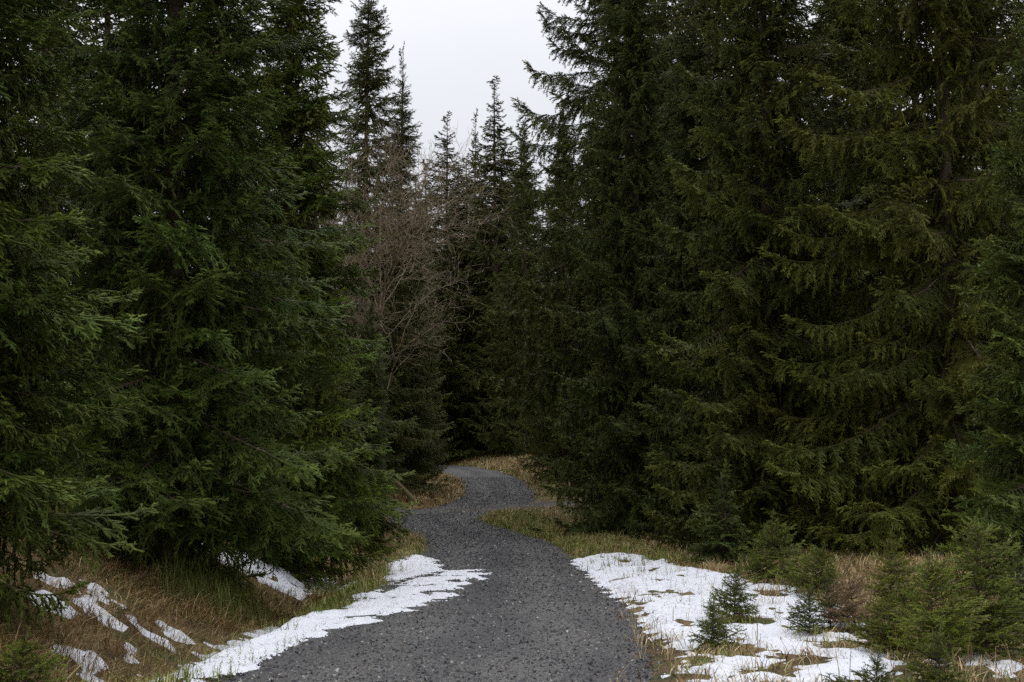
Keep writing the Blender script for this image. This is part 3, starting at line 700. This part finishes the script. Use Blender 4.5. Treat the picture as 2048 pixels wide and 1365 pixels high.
spruce('spruce_tree', 'tall old spruce with big ragged boughs jutting left against the sky', 1240, 50, 24, 6.6, 'sweep', 115, z0=6, gap=.62, per=6, p=.5, r0=.2, inner=0, tint=(.95, .93, .95), group=RS)
spruce('spruce_tree', 'thin topped open spruce standing against the sky left of the gap', 727, 64, 25.0, 4.4, 'open', 121, inner=.7, gap=.62, per=7, p=.75)
spruce('spruce_tree', 'lower open spruce leaning on the thin topped one, right of it', 797, 67, 21.3, 3.0, 'open', 122, inner=.75, gap=.55, per=7, p=.75)
spruce('spruce_tree', 'young feathery spruce at the foot of the right hand trees by the snow', 1445, 26.5, 1.75, 1.0, 'flat_blue', 131, z0=.1, gap=.16, per=8, p=.8, inner=0, cat='young spruce')
spruce('spruce_tree', 'slim spruce between the curtain boughed one and the round based one', 1400, 37, 15, 2.3, 'sweep', 116, z0=.5, gap=.42, per=7, p=.6, tint=(.74, .80, .85), group=RS)
spruce('spruce_tree', 'spruce filling the gap between the old trunk and the curtain boughs', 1730, 38, 18, 3.2, 'sweep', 117, z0=.5, gap=.5, per=7, p=.5, tint=(.78, .80, .80), group=RS)

def far_spruce(label, px, D, h, k, seed, group=None, wide=1.0):
    tr = random.Random(seed * 3 + 1); tv = tr.uniform(.70, 1.02); tint = (tv * tr.uniform(.95, 1.05), tv, tv * tr.uniform(.92, 1.1), 1)
    h0, crown, trunk = FAR[k]; x, y, z = base_at(px, D); r = random.Random(seed); s = h / h0
    root = empty('spruce_tree', (x, y, z), r.uniform(0, 6.28)); root.scale = (s * wide, s * wide, s)
    tag(root, label, 'spruce tree', group)
    link('crown', crown, root).color = tint; link('trunk', trunk, root)
    o = link('inner_crown', FAR[0][1], root); o.rotation_euler = (0, 0, 1.9); o.scale = (.82 * h0 / 20, .82 * h0 / 20, h0 / 20 * .985); o.color = tint
GAPT = 'spruces closing the view behind the bend'
far_spruce('pointed spruce whose tip stands left in the gap of sky', 890, 112, 27.6, 2, 1, GAPT, 1.5)
far_spruce('slender spire of a spruce between two taller tips in the sky gap', 948, 118, 28.8, 0, 2, GAPT, .85)
far_spruce('tall slender spruce with its tip in the middle of the sky gap', 990, 108, 29.2, 0, 3, GAPT, 1.5)
far_spruce('dark spruce overhanging the left side of the upper road bend', 838, 74, 14.5, 0, 4, GAPT, 1.0)
far_spruce('spruce rising behind the grassy bank at the end of the road', 1050, 101, 24, 2, 5, GAPT, 1.25)
far_spruce('spruce with low boughs touching the right bank of the upper bend', 1125, 84, 20.5, 0, 6, GAPT, 1.25)
far_spruce('drooping spruce behind the right bank nearest the crossing track', 1190, 66, 17, 0, 7, GAPT, 1.2)
far_spruce('dark spruce closing off the road where it vanishes left', 905, 117, 21, 0, 8, GAPT, 1.5)
far_spruce('spruce behind the grassy bank straight above the vanishing road', 965, 124, 22.5, 2, 10, GAPT, 1.5)
far_spruce('bushy spruce filling the low sky between the bare tree and the spires', 850, 122, 25.5, 0, 11, GAPT, 1.9)
far_spruce('spruce under the jutting boughs at the right end of the sky gap', 1045, 112, 26, 0, 12, GAPT, 1.8)
far_spruce('full dark spruce filling the gap just right of the bare tree', 830, 105, 21.5, 0, 16, GAPT, 1.8)
far_spruce('full dark spruce between the bare tree and the slender spire', 915, 110, 22.5, 2, 17, GAPT, 1.7)
far_spruce('full dark spruce standing below the middle tip of the sky gap', 972, 116, 24, 0, 18, GAPT, 1.7)
far_spruce('broad spruce low in the sky gap under the slender spire', 930, 128, 27, 2, 14, GAPT, 1.9)
far_spruce('broad spruce low in the sky gap right under its middle tip', 1000, 132, 28, 0, 15, GAPT, 1.9)
far_spruce('spruce right of the road bend between the bank and the round based one', 1130, 73, 19.5, 2, 13, GAPT, 1.1)
far_spruce('faint thin spruce tip showing above the left spruces', 626, 52, 17.4, 1, 9, None, .7)
rr = random.Random(77)
for i, (px, D, h) in enumerate([(60, 26, 16), (190, 33, 17), (420, 36, 18), (250, 45, 19), (560, 42, 15), (650, 58, 14), (470, 60, 18), (80, 48, 19), (720, 66, 15), (600, 80, 18), (760, 88, 17), (340, 75, 20), (810, 100, 19), (-40, 70, 20), (690, 110, 20), (200, 100, 20), (450, 120, 22), (780, 130, 24), (560, 105, 21)]):
    far_spruce('dark spruce half hidden in the shade behind the big left spruces', px, D, h, i % 3, 400 + i, 'spruces deeper in the forest on the left', 1.2)
for i, (px, D, h) in enumerate([(1420, 52, 19), (1560, 47, 18), (1850, 44, 19), (2010, 40, 18), (2140, 33, 17), (1690, 58, 20), (1330, 64, 19), (1960, 62, 20), (1800, 72, 20), (1500, 80, 21), (1230, 88, 22), (2120, 56, 19), (1640, 92, 22), (1380, 102, 22), (1130, 112, 22), (1050, 130, 24), (1280, 76, 20), (1320, 120, 24), (1450, 130, 24), (1560, 112, 22), (1700, 125, 23), (1220, 140, 26), (1880, 110, 22), (1600, 68, 18), (2040, 95, 22), (1425, 46, 17), (1340, 57, 19)]):
    far_spruce('dark spruce half hidden in the shade behind the big right spruces', px, D, h + (5 if D > 42 else 2), (i + 1) % 3, 500 + i, 'spruces deeper in the forest on the right', 1.2)

# ------------------------------------------------------------------ bare deciduous tree
def bare_tree(px, D, h, seed):
    r = random.Random(seed); x, y, z = base_at(px, D)
    root = empty('bare_tree', (x, y, z)); tag(root, 'leafless pale twigged tree in front of the conifers left of the sky gap', 'bare tree')
    def grow(p, d, rad, length, depth, acc, up):
        n = max(3, int(length / .17)); st = length / n; kids = []
        for i in range(n):
            d = vnorm((d[0] + r.gauss(0, .13), d[1] + r.gauss(0, .13), d[2] + r.gauss(0, .11) + up))
            p1 = vadd(p, d, st); k = i / n
            acc.append((p, p1, rad * (1 - .62 * k), rad * (1 - .62 * (i + 1) / n)))
            if depth > 0 and i > n * .18 and r.random() < (.85 if depth > 1 else .75):
                kids.append((p1, d, rad * (1 - .62 * k), k))
            p = p1
        for (q_, dq, rq, k) in kids:
            a = r.uniform(0, 6.28); b_ = math.radians(r.uniform(28, 62)); ref = (0, 0, 1) if abs(dq[2]) < .9 else (1, 0, 0)
            X_ = vnorm(vcross(dq, ref)); Y_ = vcross(dq, X_)
            nd = tuple(dq[j] * math.cos(b_) + (X_[j] * math.cos(a) + Y_[j] * math.sin(a)) * math.sin(b_) for j in range(3))
            grow(q_, vnorm(nd), max(.0065, rq * .48), length * r.uniform(.34, .6) * (1 - .35 * k), depth - 1, acc, up * .6)
    acc = []; p = (0, 0, -.2); d = (.02, 0, 1); tips = []
    n = 16
    for i in range(n):
        d = vnorm((d[0] + r.gauss(0, .03), d[1] + r.gauss(0, .03), 1)); p1 = vadd(p, d, h * .5 / n)
        acc.append((p, p1, .12 * (1 - .5 * i / n), .12 * (1 - .5 * (i + 1) / n)))
        if i >= 9: tips.append((p1, i))
        p = p1
    V, T = tubes(acc, 7); link('trunk', mesh_np('trunk', V, T, [M['bare_trunk']], smooth=True), root)
    limbs = []
    for (q_, i) in tips:
        for e_ in range(2):
            a = r.uniform(0, 6.28); limbs.append((q_, vnorm((math.cos(a), math.sin(a), r.uniform(.5, 1.3))), h * r.uniform(.18, .28), .018))
    for k in range(8):
        a = k * .785 + r.uniform(-.3, .3); limbs.append((p, vnorm((math.cos(a) * .6, math.sin(a) * .6, 1)), h * r.uniform(.30, .40), .024))
    for (q_, dq, ln, rad) in limbs:
        acc = []; grow(q_, dq, rad, ln, 3, acc, .03)
        V, T = tubes(acc, 3)
        link('limb', mesh_np('limb', V, T, [M['bare']]), root)
bare_tree(762, 44, 14.6, 7)

# ------------------------------------------------------------------ saplings on the verges
SAP = {}
base_s = bough_lib('flat', 3, 'needle_sapling', [.16, .30, .50], 3)
SAP['green'] = SAP['blue'] = SAP['yellow'] = base_s
dead_s = {}
for Lb in (.16, .30, .50):
    dead_s[Lb] = []
    for v in range(2):
        sg, st = bough_skeleton(Lb, 'flat', 77 + v + int(Lb * 100), .04, 1)
        st = [(a, b_, max(.0016, c), max(.0014, d)) for a, b_, c, d in st] + [(a, b_, .0015, .001) for a, b_, t_ in sg]
        V, T = tubes(st); dead_s[Lb].append(mesh_np('branch', V, T, [M['dead']]))
SAP['dead'] = dead_s
def sapling(label, px, pyb, h, rad, kind, seed, D=None, p=.9, group='spruce saplings on the verge', bare=.12, tint=1.0):
    r = random.Random(seed)
    if D is None: x, y = ground(px, pyb)
    else: x, y = base_at(px, D)[:2]
    root = empty('spruce_sapling', (x, y, float(zg(x, y)))); root.rotation_euler = (r.gauss(0, .07), r.gauss(0, .07), 0); tag(root, label, 'sapling', group)
    st = []
    for i in range(8): st.append(((0, 0, -.05 + (h + .05) * i / 8), (0, 0, -.05 + (h + .05) * (i + 1) / 8), .012 * h ** .5 * (1.05 - i / 8), .012 * h ** .5 * (1.05 - (i + 1) / 8)))
    V, T = tubes(st, 6); link('stem', mesh_np('stem', V, T, [M['dead' if kind == 'dead' else 'twig']]), root)
    lib = SAP[kind]; z = h * bare
    while z < h * .97:
        t_ = z / h; R_ = rad * (1 - t_) ** p * min(1, .7 + t_ * 2)
        nb = r.randint(5, 7); side = r.uniform(0, 6.28) if z == h * bare else side
        a0 = r.uniform(0, 6.28)
        for k in range(nb):
            az = a0 + 6.283 * k / nb + r.uniform(-.45, .45)
            if r.random() < .10: continue
            l = max(.05, R_ * r.uniform(.5, 1.3) * (1 + .28 * math.cos(az - side))); me, sc = pick(lib, l, r)
            o = bpy.data.objects.new('branch', me); C.objects.link(o); o.parent = root
            if kind in ('blue', 'yellow'): leafy(o, 'needle_' + kind)
            o.color = (tint, tint, tint, 1)
            o.location = (0, 0, z + r.uniform(-.02, .02)); o.scale = (sc,) * 3
            o.rotation_euler = Euler((r.gauss(0, .15), -math.radians(np.interp(t_, [0, .5, 1], [6, 18, 52]) + r.uniform(-8, 8)), az))
        z += max(.032, h * .070) * r.uniform(.8, 1.2)
    me, sc = pick(lib, .16, r); o = bpy.data.objects.new('leader', me); C.objects.link(o); o.parent = root; o.location = (0, 0, h - .06); o.rotation_euler = (0, -1.45, 0); o.scale = (sc,) * 3
sapling('sapling in the middle of the right snow patch with a dark mossy foot', 1466, 1246, .60, .34, 'green', 1, tint=.8)
sapling('small sapling closest to the road at the near edge of the right snow', 1428, 1300, .40, .27, 'green', 2, tint=.85)
sapling('dark spreading sapling at the back of the snow against the forest edge', 1535, 1172, 1.0, .75, 'green', 3)
sapling('small blue green sapling alone on the snow, right of the mossy footed one', 1618, 1272, .42, .26, 'blue', 4)
sapling('thin dark sapling with snow behind it beside the dead brown one', 1662, 1258, .52, .30, 'blue', 5)
sapling('dead sapling of bare brown twigs', 1712, 1262, .62, .40, 'dead', 6)
sapling('tall yellow green sapling behind the dead brown one', 1782, 1242, .92, .50, 'yellow', 7)
sapling('low yellowish sapling in front of the tall yellow green one', 1768, 1312, .52, .36, 'yellow', 8)
sapling('largest bushy sapling at the right edge below the spruces', 1962, 1318, 1.08, .64, 'green', 9, p=.65, bare=.05, tint=1.15)
sapling('bushy sapling leaning against the largest one on its left', 1872, 1325, .78, .46, 'green', 10, p=.65, tint=1.25)
sapling('sapling rising from the lower edge of the picture at right', 1868, 0, .52, .34, 'green', 11, D=8.9, tint=.8)
sapling('low dark sapling spreading over the lower edge left of the rising one', 1745, 0, .36, .34, 'green', 12, D=9.2, tint=.75)
sapling('sapling with a bright top in the lower left corner below the bank', 45, 0, .56, .60, 'green', 13, D=11.0)
sapling('broad low sapling under the boughs at the rear right of the snow', 1640, 1190, .62, .55, 'green', 14)
sapling('dark sapling at the right edge behind the largest bushy one', 2040, 1285, .8, .5, 'blue', 15)
sapling('tiny sapling on the grass island beside the road bend', 1150, 1068, .55, .3, 'green', 16)

# leaning rotten log left of the upper bend
a0 = at(788, 962, 60); x, y = ground(832, 1006, 80)
P0 = np.array([x, y, float(zg(x, y)) - .05]); P1 = P0 + np.array([-.95, .2, .95])
st = []
for i in range(6):
    u0, u1 = i / 6, (i + 1) / 6; w = lambda u: .12 - .03 * u + .02 * math.sin(u * 9)
    st.append((tuple(P0 + (P1 - P0) * u0 + [0, 0, .08 * math.sin(u0 * 3)]), tuple(P0 + (P1 - P0) * u1 + [0, 0, .08 * math.sin(u1 * 3)]), w(u0), w(u1)))
V, T = tubes(st, 9)
tag(link('leaning_log', mesh_np('leaning_log', V, T, [M['rotten']], smooth=True)), 'mossy pale log leaning on the left verge by the crossing track', 'log')
# thin bare stick leaning over the left ditch
gx, gy = ground(325, 1150); st = []; p = np.array([gx, gy, float(zg(gx, gy))]); d = np.array([.25, 0, .8])
for i in range(9):
    p2 = p + d * .11; st.append((tuple(p), tuple(p2), .010 * (1.1 - i / 9), .010 * (1.0 - i / 9 + .02))); d = d + np.array([.03 * math.sin(i), 0, .02]); p = p2
V, T = tubes(st, 5)
tag(link('bare_stick', mesh_np('bare_stick', V, T, [M['dead']])), 'thin bare stick rising from the straw below the left spruces', 'stick')
